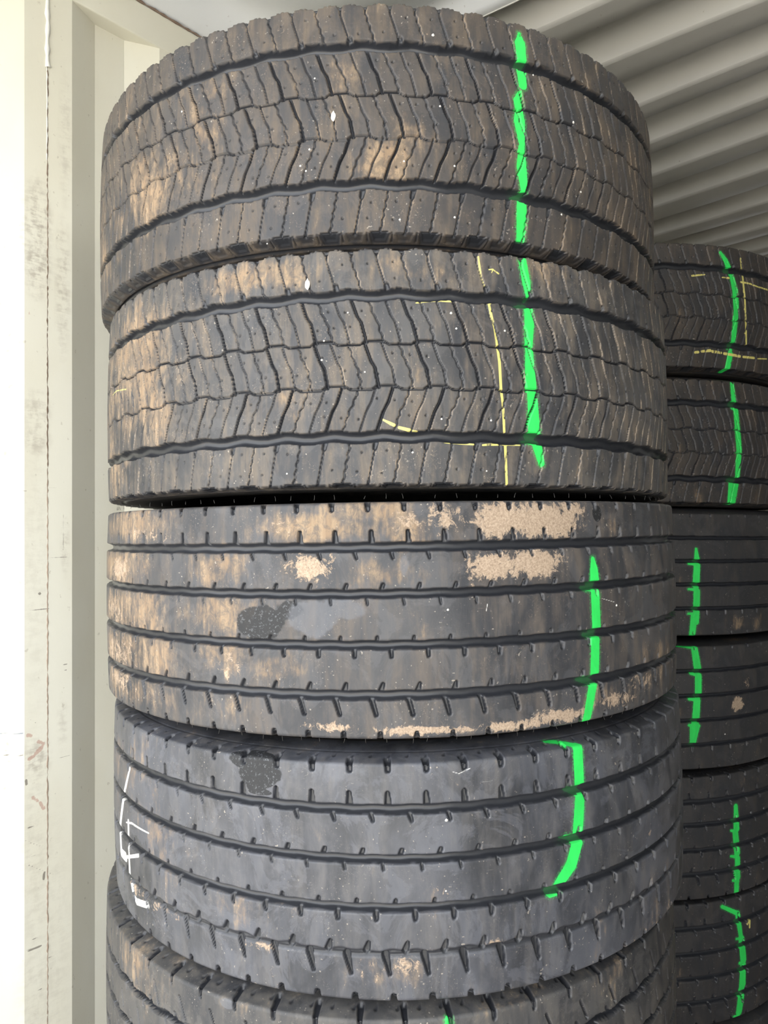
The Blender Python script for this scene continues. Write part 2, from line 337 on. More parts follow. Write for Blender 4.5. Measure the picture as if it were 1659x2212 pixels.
# ------------------------------------------------------------------ marks, stains and a painted sheen (tread coordinates in mm: round the tread, up the tread)
MARKS = {1:[(0,[(202.3,136.1,2.6),(203.1,122.4,8.4),(205.5,97.2,6.9)]),(0,[(195.8,88.8,3.1),(207.6,89.5,4.5)]),(0,[(203.1,86.5,7.9),(205.0,64.6,6.4)]),(0,[(200.2,54.5,3.1),(197.6,40.5,7.8),(198.1,33.4,6.8)]),(0,[(198.1,29.9,5.7),(198.4,13.8,8.6),(201.8,-16.8,4.7)]),(0,[(201.0,-21.9,4.7),(201.0,-48.4,7.9),(205.0,-79.0,5.3)]),(0,[(190.6,-87.3,1.8),(201.0,-84.6,2.7),(205.0,-89.1,3.1)]),(0,[(201.0,-90.9,7.3),(201.0,-115.5,8.1),(199.2,-147.2,6.3)])],2:[(0,[(183.2,146.1,6.0),(188.2,116.0,6.1),(190.3,96.4,3.1)]),(0,[(174.4,85.6,1.7),(183.2,88.0,3.1)]),(0,[(189.5,85.4,6.4),(190.3,61.3,7.2),(188.2,30.3,5.9)]),(0,[(189.0,27.8,5.6),(190.3,-4.6,7.7),(193.3,-37.4,7.7),(195.9,-83.5,9.3)]),(0,[(183.2,-94.1,2.0),(193.3,-95.1,4.0),(206.4,-95.8,4.4)]),(0,[(199.8,-96.6,7.8),(206.9,-121.7,4.8)]),(1,[(119.4,144.8,1.1),(122.2,118.1,1.4),(129.1,99.3,1.2)]),(1,[(133.7,128.8,0.9),(139.5,129.9,0.7),(137.2,124.8,0.5)]),(1,[(139.5,129.3,0.7),(147.1,124.6,1.2)]),(1,[(35.5,80.1,0.8),(41.9,80.8,1.3)]),(1,[(44.5,81.9,1.5),(61.3,83.6,1.5),(83.0,83.0,0.9)]),(1,[(117.6,83.2,1.1),(134.9,84.2,1.1)]),(1,[(132.1,82.3,1.6),(139.5,50.4,1.6),(145.4,7.6,1.9),(147.1,-27.0,1.9),(150.1,-52.8,1.7),(151.3,-82.7,1.7)]),(1,[(-7.9,-69.2,1.1),(0.5,-73.5,1.9),(6.3,-76.3,2.1)]),(1,[(12.6,-79.3,1.9),(28.7,-83.5,2.3)]),(1,[(32.4,-84.8,2.1),(48.8,-88.6,1.9)]),(1,[(69.9,-98.2,0.9),(94.0,-99.2,1.5),(111.9,-100.3,0.9)]),(1,[(121.0,-100.6,1.1),(149.0,-97.9,2.6),(178.6,-99.1,0.9)]),(1,[(152.5,-98.3,1.9),(154.9,-150.3,1.7)]),(1,[(-541.0,15.4,0.4),(-506.8,18.0,0.8),(-455.7,12.1,1.0)])],3:[(0,[(283.9,68.7,3.5),(285.7,55.0,7.1),(286.5,37.5,8.9)]),(0,[(270.0,30.3,3.1),(282.1,28.4,3.7)]),(0,[(286.5,23.8,8.0),(287.4,-26.0,8.1)]),(0,[(271.7,-32.7,3.1),(285.7,-35.8,3.7)]),(0,[(284.8,-39.5,8.0),(283.0,-82.8,8.0)]),(0,[(259.1,-90.5,3.1),(276.9,-95.1,5.0)]),(0,[(279.5,-99.7,7.9),(268.3,-144.6,6.8)]),(2,[(118.9,17.4,0.5),(117.0,8.4,0.5)]),(2,[(299.0,15.0,0.5),(325.8,8.2,0.5)])],4:[(0,[(209.6,168.0,3.6),(224.5,162.4,4.8),(241.5,150.2,5.5)]),(0,[(245.4,145.9,8.0),(245.4,97.1,8.0)]),(0,[(227.5,92.4,3.6),(243.0,87.2,6.1)]),(0,[(245.4,81.3,8.0),(239.9,36.1,8.7)]),(0,[(218.5,32.5,4.2),(236.0,28.4,5.5)]),(0,[(238.3,21.8,9.4),(227.5,-3.7,9.1),(206.0,-25.0,7.2)]),(0,[(193.9,-34.4,4.8),(206.7,-34.1,4.2)]),(2,[(-473.7,79.9,2.6),(-503.3,31.9,4.5),(-531.3,-28.2,5.9),(-525.6,-65.5,7.0),(-497.8,-62.5,7.5)]),(2,[(-497.8,-62.5,2.4),(-440.8,-40.2,2.8)]),(2,[(-481.0,-2.3,3.7),(-479.1,-86.2,3.7)]),(2,[(-492.6,-7.5,0.9),(-465.2,-0.1,1.7),(-404.1,3.8,1.1)]),(2,[(-465.2,-106.9,2.5),(-453.3,-113.1,5.3),(-412.9,-103.3,4.8)]),(2,[(-473.7,-95.7,2.6),(-470.3,-103.1,2.6)]),(2,[(64.3,134.1,0.5),(72.4,131.3,0.5),(87.5,137.0,0.5)]),(2,[(101.7,118.9,0.2),(116.1,119.4,0.5)])],5:[(0,[(71.8,143.8,4.7),(72.4,131.7,5.3)])],11:[(0,[(144.1,131.9,3.4),(159.0,114.0,6.5),(175.3,83.4,8.3)]),(0,[(179.5,72.4,7.4),(189.1,44.1,9.2),(192.9,-4.5,8.2),(184.8,-89.1,6.9)]),(0,[(168.1,-99.8,2.4),(179.5,-101.8,3.7)]),(0,[(178.0,-112.1,7.9),(169.1,-164.9,6.7)]),(1,[(66.8,69.4,2.4),(99.7,74.2,1.6)]),(1,[(206.7,124.2,2.8),(221.1,31.7,2.9),(230.0,-90.9,3.0)]),(1,[(149.0,71.6,1.6),(169.1,72.1,2.4)]),(1,[(206.7,66.8,2.1),(236.1,67.5,2.1),(268.4,64.2,1.7),(316.2,63.9,2.1)]),(1,[(78.5,-113.3,3.2),(85.9,-112.2,3.2)]),(1,[(95.3,-110.1,2.8),(118.0,-106.9,3.6)]),(1,[(125.0,-108.5,3.6),(150.0,-110.5,2.8)]),(1,[(159.0,-111.5,3.3),(209.6,-114.3,3.3)]),(1,[(221.1,-114.5,2.9),(261.7,-113.2,2.9)]),(1,[(275.3,-113.4,1.7),(316.2,-109.4,1.7)])],12:[(0,[(179.5,145.1,5.3),(187.5,87.7,9.1)]),(0,[(176.9,82.5,2.4),(190.2,81.0,3.3)]),(0,[(191.3,76.9,7.6),(202.3,-15.8,8.9),(198.9,-87.6,7.2)]),(0,[(179.5,-96.0,2.9),(192.9,-99.7,4.9)]),(0,[(187.5,-102.3,16.1),(182.2,-155.5,11.7)])],13:[(0,[(77.6,61.8,3.0),(79.8,35.6,7.4)]),(0,[(58.3,25.9,2.4),(77.6,24.4,3.6)]),(0,[(79.8,21.1,8.3),(77.6,-25.5,9.1)]),(0,[(58.3,-34.7,2.4),(77.6,-36.8,4.0)]),(0,[(79.8,-40.8,8.3),(78.9,-113.2,8.3)]),(0,[(59.1,-93.7,2.7),(76.3,-94.7,4.1)]),(0,[(73.8,-98.4,8.4),(70.3,-147.8,7.9)])],14:[(0,[(35.2,152.4,3.7),(66.4,147.3,4.6)]),(0,[(76.3,143.8,8.4),(83.7,91.8,9.5)]),(0,[(64.0,83.7,2.7),(81.2,80.9,5.5)]),(0,[(84.7,77.1,8.5),(83.7,31.2,8.5)]),(0,[(59.1,22.9,2.7),(78.7,20.4,4.6)]),(0,[(80.2,17.6,9.0),(76.3,-30.4,9.4)]),(0,[(59.1,-39.4,3.2),(83.7,-42.2,4.6)]),(0,[(73.8,-44.0,12.8),(68.9,-81.9,7.8)])],15:[(0,[(192.2,66.9,6.2),(193.4,12.6,9.3)]),(0,[(175.8,10.6,2.8),(190.9,6.5,4.7)]),(0,[(189.7,3.9,8.6),(195.9,-47.1,9.4)]),(0,[(175.8,-51.7,2.8),(194.0,-56.6,4.2)]),(0,[(197.1,-61.3,8.1),(198.4,-108.2,8.8)]),(0,[(183.6,-112.5,3.3),(200.3,-117.5,4.2)]),(0,[(195.9,-120.4,7.5),(195.9,-168.4,7.5)])],16:[(0,[(152.6,132.9,4.2),(197.1,109.7,5.6)]),(0,[(199.7,107.3,7.6),(208.6,52.0,6.5)]),(0,[(194.0,47.8,2.8),(209.9,46.0,3.7)]),(0,[(211.2,42.0,9.8),(216.4,-8.5,9.9)]),(0,[(203.5,-13.2,3.7),(213.1,-17.5,3.7)]),(0,[(215.1,-20.9,9.2),(213.1,-73.3,11.1)]),(0,[(203.5,-77.7,3.7),(211.2,-81.7,3.7)]),(0,[(211.2,-86.8,11.1),(203.5,-133.8,9.6)]),(0,[(187.8,-141.9,3.3),(203.5,-146.0,4.7)]),(1,[(233.3,74.0,2.1),(241.8,83.6,2.8),(240.4,65.1,2.8)])]}
BLOBS = {1:[(0,-272,54,97,43,0.55),(0,-357,-35,126,61,0.6),(0,9,-62,43,33,0.9),(0,-50,60,64,28,0.55),(0,-482,-56,133,90,0.6),(0,-234,20,50,40,0.5),(0,-88,-128,31,25,0.3),(0,68,-22,44,32,0.5),(0,450,56,170,75,0.25)],2:[(0,-204,126,102,23,0.8),(0,-433,71,155,56,0.7),(0,9,119,75,22,0.3),(0,-132,123,32,28,0.7),(0,-3,127,42,19,0.4),(0,223,142,49,29,0.75),(0,96,22,67,43,0.4),(0,-133,-49,46,39,0.5),(0,62,117,48,23,0.5),(0,-78,-111,44,13,0.25),(0,190,-143,38,13,0.35),(0,-457,-11,151,103,0.75),(0,-355,43,121,41,0.5),(0,-498,-109,114,55,0.7)],3:[(1,145,122,43,30,1),(1,204,121,68,28,1.15),(1,250,135,28,14,0.9),(1,130,65,44,21,1),(1,187,66,46,20,1.1),(1,13,121,29,25,0.5),(1,68,127,39,25,0.55),(1,115,65,36,23,0.75),(1,31,-136,59,7,0.9),(1,80,-138,47,6,0.7),(1,155,-138,67,9,0.9),(1,222,-134,53,12,0.9),(1,325,-125,60,17,0.7),(1,404,-110,86,16,0.5),(1,324,68,36,15,0.25),(1,-105,66,43,22,0.75),(1,-136,120,40,20,0.35),(1,-488,58,61,27,0.6),(1,-519,-9,100,33,0.5),(1,-514,-67,107,36,0.55),(1,-404,111,89,14,0.5),(1,-85,-132,50,7,0.6),(1,-223,-64,47,25,0.45),(1,-496,-111,77,27,0.6),(0,-100,115,90,22,1),(0,-36,136,73,22,0.8),(0,-504,61,114,36,0.9),(0,-465,-4,147,43,0.9),(0,-227,8,79,33,0.7),(0,-457,-62,151,43,0.9),(0,-255,66,85,31,0.8),(0,-151,-60,54,25,0.7),(0,-471,-114,144,35,0.8),(0,-464,128,157,25,0.7),(0,-320,-105,211,31,0.4),(0,-11,63,61,24,0.6),(0,-227,-43,79,41,0.5),(0,13,110,45,34,0.7),(0,322,118,48,20,0.35),(0,494,-99,119,41,0.5),(0,316,-115,97,25,0.4),(2,-174,-4,34,22,1.1),(2,-135,12,24,15,0.6),(2,296,130,9,11,1),(3,-102,3,33,22,1.1),(3,-64,15,30,15,0.9),(3,14,70,7,19,0.6)],4:[(2,-197,143,34,15,1.3),(2,-188,126,29,18,1.3),(2,-193,113,17,13,1.0),(2,-187,103,17,4,1.2),(0,-453,9,167,56,0.35),(0,-517,78,101,46,0.4),(0,-197,-52,89,30,0.35),(0,-35,-109,61,29,0.45),(0,-123,-118,52,25,0.3),(0,-131,60,79,15,0.25),(0,1,-112,34,22,0.5),(0,130,-103,75,18,0.2),(0,258,-83,82,24,0.3),(0,431,-128,69,40,0.3),(0,178,4,32,19,0.3),(1,117,-83,39,6,0.5),(1,1,-102,31,16,0.45),(1,327,-147,61,15,0.35),(1,440,-141,87,16,0.4),(1,61,-6,51,14,0.3),(1,401,-6,29,13,0.4),(1,-413,-94,134,17,0.45),(1,-481,-158,143,17,0.35),(1,-188,-94,34,8,0.5),(1,-47,-112,24,19,0.35),(1,-184,-54,20,15,0.4),(1,-148,-40,16,10,0.4),(3,-86,137,76,17,0.4)],5:[(0,-450,131,164,42,0.3),(0,-222,141,47,15,0.3),(0,330,142,82,37,0.55),(0,170,153,79,18,0.3),(3,-222,140,11,6,1.1)],14:[(1,198,3,20,18,1.2),(1,230,49,17,21,0.5),(1,237,-6,18,24,0.4),(0,287,192,84,29,0.4)],13:[(0,212,-119,79,28,0.5)],15:[(0,231,118,140,28,0.35)],16:[(0,209,39,65,28,0.2)],12:[(0,61,-126,64,36,0.35)]}
WALL_MARKS = [(0,[(596.0,1379.5,0.9),(620.3,1381.6,0.9),(648.1,1382.5,0.9)]),(0,[(602.3,887.4,0.9),(620.3,886.4,0.9)]),(0,[(554.4,1101.1,0.9),(597.8,1093.5,0.9)]),(0,[(608.6,1164.2,0.9),(623.1,1152.6,0.9)]),(0,[(606.8,946.2,0.9),(638.7,943.0,0.9)]),(0,[(600.5,923.3,0.9),(635.9,896.8,0.9)]),(0,[(606.8,871.8,0.9),(640.6,845.9,0.9),(657.5,832.8,0.9)]),(0,[(604.1,700.2,2.2),(632.2,697.5,2.2)]),(0,[(599.6,720.8,0.8),(641.5,714.9,0.8)]),(0,[(600.5,613.0,0.8),(634.1,609.9,0.8)]),(0,[(648.1,666.4,0.8),(676.6,668.3,0.8)]),(0,[(648.1,1072.9,0.8),(691.2,1069.3,0.8)]),(0,[(679.5,1261.5,0.8),(683.4,1260.9,0.8)]),(0,[(643.4,1528.8,0.8),(681.5,1527.8,0.8)]),(0,[(643.4,1487.2,0.8),(686.3,1486.1,0.8)]),(0,[(597.8,1622.5,0.8),(605.0,1621.8,0.8)]),(0,[(569.8,1831.5,0.8),(597.8,1833.4,0.8)]),(0,[(608.6,1803.3,0.8),(620.3,1804.6,0.8)]),(0,[(643.4,1631.2,0.8),(664.1,1630.8,0.8)]),(0,[(603.2,1042.9,2.6),(604.1,1033.4,2.6)]),(0,[(638.7,843.8,2.6),(637.8,831.9,2.6)]),(0,[(628.6,1415.5,2.6),(630.4,1413.4,2.6)]),(0,[(678.5,1262.6,1.6),(685.3,1261.5,1.6)]),(0,[(679.5,1250.9,1.6),(683.4,1250.2,1.6)]),(0,[(678.5,1576.1,0.7),(678.5,1499.0,0.7)]),(0,[(646.2,1974.7,0.7),(646.2,1908.3,0.7)]),(1,[(608.6,1083.3,4.5),(617.6,1086.5,4.5)]),(1,[(623.1,1091.6,4.5),(634.1,1101.1,4.5)]),(1,[(628.6,1114.7,4.5),(637.8,1107.7,4.5)]),(1,[(617.6,1004.2,4.5),(624.9,994.5,4.5)]),(1,[(630.4,988.1,4.5),(637.8,975.4,4.5)]),(1,[(606.8,1132.1,4.5),(612.2,1129.8,4.5)]),(1,[(605.0,977.4,1.8),(604.1,973.1,1.8)]),(1,[(679.5,2135.9,1.8),(681.5,2134.5,1.8)]),(1,[(608.6,1980.9,1.8),(609.5,1979.3,1.8)]),(2,[(550.1,1141.9,1.6),(571.5,1140.4,1.6),(597.8,1137.9,1.6)]),(2,[(590.7,1005.0,0.9),(605.0,1004.4,0.9)]),(2,[(593.4,996.8,0.9),(603.2,996.6,0.9)])]
WALL_SCUFF = [(625,2167,24,75,1.2),(625,2092,24,66,1.1),(677,2048,14,116,0.8),(623,1782,24,38,0.7),(623,1726,24,28,0.8),(620,1445,23,281,0.25),(623,1079,24,38,0.9),(620,884,24,234,0.35),(620,603,28,112,0.4),(662,677,29,239,0.3),(682,2359,12,116,0.5),(677,1142,10,48,0.5),(620,2128,28,28,1),(682,1508,8,48,0.7)]
STONES = [(1,-53.0,-0.1,2.2),(1,77.6,109.4,1.4),(1,37.7,-60.6,1),(1,-89.6,-68.8,1),(1,-84.7,-41.1,1),(1,-97.1,-61.4,1),(1,222.5,81.9,0.9),(1,293.2,35.5,1.3),(1,104.2,-129.1,1.1),(1,85.5,14.5,1),(1,104.2,-62.4,1),(1,306.3,-60.1,1),(1,268.3,-100.8,1.1),(1,-144.6,-157.4,0.7),(1,31.8,-135.7,1),(1,-77.3,52.1,0.9),(1,-282.7,52.2,1),(2,-104.6,107.3,2.4),(2,80.8,66.6,1.2),(2,87.4,46.8,1),(2,153.8,47.8,1.1),(2,-85.6,7.5,1),(2,-30.2,-9.8,0.9),(2,66.9,-69.7,1),(2,133.0,-70.0,1),(2,-134.1,-136.3,0.9),(2,29.6,-112.2,1),(2,126.6,-135.1,0.9),(2,-82.6,32.1,0.9),(2,-51.5,67.1,0.8),(3,67.4,10.4,1.1),(3,329.9,2.0,1.2),(4,54.8,74.0,1.4),(4,52.5,-12.7,0.9),(14,157.5,-68.1,1.3)]
PLATE_END = 1.404


def mark_field(U, V, items, fade):
    best = np.full(U.shape, -1e3, np.float32)
    for ch, pts in items:
        for (a, b) in zip(pts[:-1], pts[1:]):
            x0, y0, w0 = a; x1, y1, w1 = b
            if abs(x0 - x1) + abs(y0 - y1) < .2: continue
            dx, dy = x1 - x0, y1 - y0
            m = max(w0, w1) + fade
            sel = (U > min(x0, x1) - m) & (U < max(x0, x1) + m) & (V > min(y0, y1) - m) & (V < max(y0, y1) + m)
            if not sel.any(): continue
            u, v = U[sel], V[sel]
            t = np.clip(((u - x0) * dx + (v - y0) * dy) / (dx * dx + dy * dy), 0, 1)
            best[sel] = np.maximum(best[sel], w0 + (w1 - w0) * t - np.hypot(u - x0 - t * dx, v - y0 - t * dy))
    return np.clip(.5 + best / (2 * fade), 0, 1)

# ------------------------------------------------------------------ tyre builder
def grid_mesh(name, co, nu, nv, closed, mat, parent, attrs=None, smooth=True):
    """co: (nv, nu, 3) points"""
    me = bpy.data.meshes.new(name)
    nq_u = nu if closed else nu - 1
    j, i = np.meshgrid(np.arange(nv - 1), np.arange(nq_u), indexing='ij')
    i2 = (i + 1) % nu
    q = np.stack([j * nu + i, j * nu + i2, (j + 1) * nu + i2, (j + 1) * nu + i], -1).reshape(-1, 4).astype(np.int32)
    me.vertices.add(nu * nv); me.vertices.foreach_set('co', co.reshape(-1).astype(np.float32))
    me.loops.add(q.size); me.loops.foreach_set('vertex_index', q.reshape(-1))
    me.polygons.add(len(q)); me.polygons.foreach_set('loop_start', np.arange(0, q.size, 4, dtype=np.int32))
    me.polygons.foreach_set('use_smooth', np.full(len(q), smooth))
    me.update(calc_edges=True)
    for k, a in (attrs or {}).items():
        at = me.attributes.new(k, 'FLOAT_COLOR', 'POINT'); at.data.foreach_set('color', a.reshape(-1).astype(np.float32))
    me.materials.append(mat)
    o = bpy.data.objects.new(name, me); COL.objects.link(o); o.parent = parent
    return o

def tread_profile(step, hb_up, hb_dn, H=147.0):
    """rows from bottom to top: radius, height, normal(r, z), running coordinate v"""
    rows = []
    cr = 5.0
    def half(hb):
        out = []
        zt = np.arange(0, H - cr, step)
        for z in zt: out.append((R_T - 3.0 * (z / 140) ** 2, z, 1.0, .045 * z / 140, z))
        re = R_T - 3.0 * ((H - cr) / 140) ** 2
        for a in np.linspace(0, math.radians(80), 7):
            out.append((re - cr + cr * math.cos(a), H - cr + cr * math.sin(a), math.cos(a), math.sin(a), H - cr + cr * a))
        r0, z0 = out[-1][:2]; v0 = out[-1][4]
        L = 58.0
        for s in np.arange(step * 1.3, L, step * 1.3):
            t = s / L
            out.append((r0 - s, z0 + (hb - z0) * math.sin(t * math.pi / 2), .12 + .0 * t, .99, v0 + s))
        return out
    up = half(hb_up); dn = half(hb_dn)
    rows = [(r, -z, nr, -nz, -v) for (r, z, nr, nz, v) in dn[:0:-1]] + up
    return np.array(rows, np.float64)

def sidewall(name, r_out, z_out, hb, sgn, mat, parent):
    """closed ring: bulging sidewall down to the bead and back up its inner face"""
    prof = [(r_out, z_out), (r_out - 12, hb - .2), (r_out - 30, hb), (r_out - 55, hb - 3), (r_out - 90, hb - 10), (r_out - 120, hb - 19), (r_out - 145, hb - 27),
            (305, hb - 34), (296, hb - 36), (286, hb - 38), (284, hb - 46), (286, hb - 60), (294, hb - 60), (302, hb - 50), (315, hb - 46),
            (360, hb - 28), (400, hb - 18), (440, hb - 16), (r_out - 4, hb - 22), (r_out, z_out - 8), (r_out, z_out)]
    nu = 160
    th = np.linspace(0, 2 * math.pi, nu, endpoint=False)
    co = np.zeros((len(prof), nu, 3))
    for j, (r, z) in enumerate(prof):
        co[j, :, 0] = r * np.sin(th); co[j, :, 1] = -r * np.cos(th); co[j, :, 2] = sgn * z
    return co / 1000.0

def make_tyre(spec):
    key = spec['key']
    cx, cy, cz, a, b = spec['pose']
    hu, hd = spec['hb']; hu -= 1.5; hd -= 1.5
    step = spec.get('step', 1.25)
    base = bpy.data.objects.new('truck_tyre', None); COL.objects.link(base)
    base['label'] = spec['label']; base['category'] = 'tyre'; base['group'] = spec['group']
    M = (Matrix.Rotation(YAW, 4, 'Z') @ Matrix.Rotation(b, 4, 'X') @ Matrix.Rotation(-a, 4, 'Y'))
    X, Y = rotz(cx, cy)
    centre = Vector((X, Y, EYE + cz))
    base.matrix_world = Matrix.Translation(centre + (M @ Vector((0, 0, -hd / 1000.0)))) @ M
    off = hd / 1000.0
    # columns: fine where the photograph looks, coarser round the back
    fmin, fmax = spec['fine']
    su = spec.get('stepu', 1.25)
    nf = int((fmax - fmin) * math.pi / 180 * R_T / su)
    thf = np.linspace(math.radians(fmin), math.radians(fmax), nf)
    nb = int((360 - (fmax - fmin)) * math.pi / 180 * R_T / 5.0)
    thb = np.linspace(math.radians(fmax), math.radians(fmin + 360), nb + 2)[1:-1]
    th = np.concatenate([thf, thb])
    pr = tread_profile(step, hu, hd, spec.get('half', 147.0) if 'half' in spec else 153.3 if spec['kind'] == 'drive' else 147.0)
    nu, nv = len(th), len(pr)
    thw = np.where(th > math.pi, th - 2 * math.pi, th)
    U = np.broadcast_to((thw * R_T)[None, :], (nv, nu)).astype(np.float32).copy()
    V = np.broadcast_to(pr[:, 4][:, None], (nv, nu)).astype(np.float32).copy()
    kind = spec['kind']
    if kind == 'drive': dep, edge = drive_relief(U, V, spec['ph'], spec.get('gz', (91.5, -91.0)))
    elif kind == 'steer': dep, edge = steer_relief(U, V)
    else: dep, edge = rib_relief(U, V, spec['N'], spec['zs'], spec['ph'], kind)
    low = .5 * np.sin(U / 63.0 + key) * np.sin(V / 31.0) + .35 * np.sin(U / 23.0) * np.sin(V / 17.0 + key)     # slight uneven wear
    d = dep + .35 * low
    r = pr[:, 0][:, None] - d * pr[:, 2][:, None]
    z = pr[:, 1][:, None] - d * pr[:, 3][:, None]
    co = np.stack([r * np.sin(th)[None, :], -r * np.cos(th)[None, :], z + hd], -1) / 1000.0
    top = np.clip(1 - (dep - .4) / 1.6, 0, 1)
    mud = np.zeros_like(U); crust = np.zeros_like(U); wet = np.zeros_like(U); pale = np.zeros_like(U)
    for ch, u0, z0, ru, rz, s in BLOBS.get(key, []):
        q = np.sqrt(((U - u0) / max(ru, 4)) ** 2 + ((V - z0) / max(rz, 3)) ** 2)
        f = s * np.clip(1.35 - q, 0, 1)
        arr = (mud, crust, wet, pale)[ch]
        np.maximum(arr, f, out=arr)
    mk = {c: [m for m in MARKS.get(key, []) if m[0] == c] for c in (0, 1, 2)}
    gm = mark_field(U, V, mk[0], 9.0); ym = mark_field(U, V, mk[1], 4.0); wm = mark_field(U, V, mk[2], 4.0)
    one = np.ones_like(U)
    attrs = {'surf': np.stack([top, mud, crust, edge], -1), 'patch': np.stack([wet, pale, 0 * one, one], -1), 'mark': np.stack([gm, ym, wm, one], -1)}
    tr = grid_mesh('tread', co, nu, nv, True, spec['mat'], base, attrs)
    # inner liner closes the carcass behind the tread
    # sidewalls
    for sgn, hb, row in ((1, hu, -1), (-1, hd, 0)):
        c = sidewall('sidewall', pr[row, 0] + 1.0, abs(pr[row, 1]), hb, sgn, M_SIDE, base)
        c[:, :, 2] += off
        if sgn < 0: c = c[:, ::-1, :]
        s = grid_mesh('sidewall', c, c.shape[1], c.shape[0], True, M_SIDE, base)
    zi = [(r_, z_) for r_, z_ in ((pr[0, 0] + 1, -(abs(pr[0, 1]) - 7)), (R_T - 26, -128), (R_T - 22, -60), (R_T - 22, 60), (R_T - 26, 128), (pr[-1, 0] + 1, abs(pr[-1, 1]) - 7))]
    t2 = np.linspace(0, 2 * math.pi, 160, endpoint=False)
    c = np.zeros((len(zi), 160, 3))
    for j, (r_, z_) in enumerate(zi):
        c[j, :, 0] = r_ * np.sin(t2); c[j, :, 1] = -r_ * np.cos(t2); c[j, :, 2] = z_ + hd
    c = c[:, ::-1, :] / 1000.0
    grid_mesh('inner_liner', c, 160, len(zi), True, M_SIDE, base)
    return base

def surf_point(base, hd, u, z, out=0.0, extra=0.0):
    th = u / R_T; r = R_T - 3.0 * (min(abs(z), 147) / 140) ** 2 + out
    return Vector((r * math.sin(th), -r * math.cos(th), z + hd)) / 1000.0, th

# ------------------------------------------------------------------ container shell
def mesh_obj(name, verts, faces, mat, parent=None, smooth=False):
    me = bpy.data.meshes.new(name); me.from_pydata(verts, [], faces); me.update()
    if smooth:
        for p in me.polygons: p.use_smooth = True
    me.materials.append(mat)
    o = bpy.data.objects.new(name, me); COL.objects.link(o); o.parent = parent
    return o
def structure(o): o['kind'] = 'structure'; return o
def box(name, lo, hi, mat, parent=None, bevel=0):
    x0, y0, z0 = lo; x1, y1, z1 = hi
    v = [(x0, y0, z0), (x1, y0, z0), (x1, y1, z0), (x0, y1, z0), (x0, y0, z1), (x1, y0, z1), (x1, y1, z1), (x0, y1, z1)]
    f = [(0, 3, 2, 1), (4, 5, 6, 7), (0, 1, 5, 4), (1, 2, 6, 5), (2, 3, 7, 6), (3, 0, 4, 7)]
    o = mesh_obj(name, v, f, mat, parent)
    if bevel:
        m = o.modifiers.new('bevel', 'BEVEL'); m.width = bevel; m.segments = 3
    return o

def wall_paint():
    n = NT('cream_container_paint')
    sc_, rd, bl, gr = n.attr('mark')
    big = n.noise(3.5, (1, 1, .5), 4, .6); fine = n.noise(70, (1, 1, .5), 4, .6); hor = n.noise(38, (1, .7, 2.2), 5, .7)
    col = n.mix(n.step(big, .35, .65), (.70, .675, .565), (.74, .725, .63))
    dots = n.math('MULTIPLY', n.step(n.noise(85, (1, 1, .8), 2, .5), .70, .76), .35)
    col = n.mix(dots, col, (.33, .29, .22))
    # scuffed grey-brown rub marks where loads have brushed the ribs
    sf = n.math('MULTIPLY', n.step(n.math('ADD', n.math('MULTIPLY', hor, .6), n.math('MULTIPLY', fine, .4)), .42, .62), gr)
    col = n.mix(n.math('MULTIPLY', sf, .75), col, (.40, .36, .30))
    jag = n.math('MULTIPLY', n.math('SUBTRACT', fine, .5), .5)
    col = n.mix(n.math('MULTIPLY', n.step(n.math('ADD', sc_, jag), .42, .58), .75), col, (.13, .11, .09))
    col = n.mix(n.math('MULTIPLY', n.step(n.math('ADD', rd, n.math('MULTIPLY', jag, 3.2)), .50, .80), .5), col, (.38, .13, .09))
    col = n.mix(n.math('MULTIPLY', n.step(n.math('ADD', bl, jag), .42, .58), .8), col, (.16, .20, .28))
    n.b('Base Color', col); n.b('Roughness', .5)
    n.bump(n.math('ADD', n.math('MULTIPLY', fine, .5), big), .12, .004)
    return n.m
def plain_paint(name, c0, c1, rough=.5, rust=0.0):
    n = NT(name)
    big = n.noise(2.2, (1, 1, 1), 5, .6); fine = n.noise(55, (1, 1, 1), 5, .65)
    col = n.mix(n.step(big, .35, .65), c0, c1)
    col = n.mix(n.math('MULTIPLY', n.step(fine, .68, .76), .4 + rust), col, (.16, .09, .05))
    n.b('Base Color', col); n.b('Roughness', rough)
    n.bump(fine, .08, .003)
    return n.m
M_WALL = wall_paint()
M_CREAM = plain_paint('cream_frame_paint', (.70, .675, .565), (.73, .71, .61), .45)
M_ROOF = plain_paint('grey_white_roof_paint', (.56, .55, .51), (.62, .605, .565), .45, .1)
M_PLATE = plain_paint('white_roof_plate_paint', (.80, .82, .84), (.84, .86, .88), .25)
M_DARKWALL = plain_paint('bounce_dimmed_wall_paint', (.24, .235, .21), (.29, .28, .25), .5)  # unseen cream walls, darkened to cut bounce light on roof and tyres
M_RUST = plain_paint('rusty_seam', (.12, .075, .05), (.36, .27, .21), .85, .3)
M_SEAL = plain_paint('white_seam_sealant', (.74, .73, .68), (.80, .79, .74), .5)
def floor_wood():
    n = NT('container_plywood')
    g = n.noise(3, (14, .8, 1), 6, .65)
    n.b('Base Color', n.mix(n.step(g, .3, .7), (.09, .06, .04), (.17, .12, .08))); n.b('Roughness', .75)
    n.bump(g, .2, .003); return n.m
M_FLOOR = floor_wood()
M_GROUND = plain_paint('outside_concrete', (.44, .42, .38), (.52, .50, .46), .9)

XL, XR, YF, ZR = -1.475, 0.89, 5.2, 2.735
RAIL_Z = 2.656
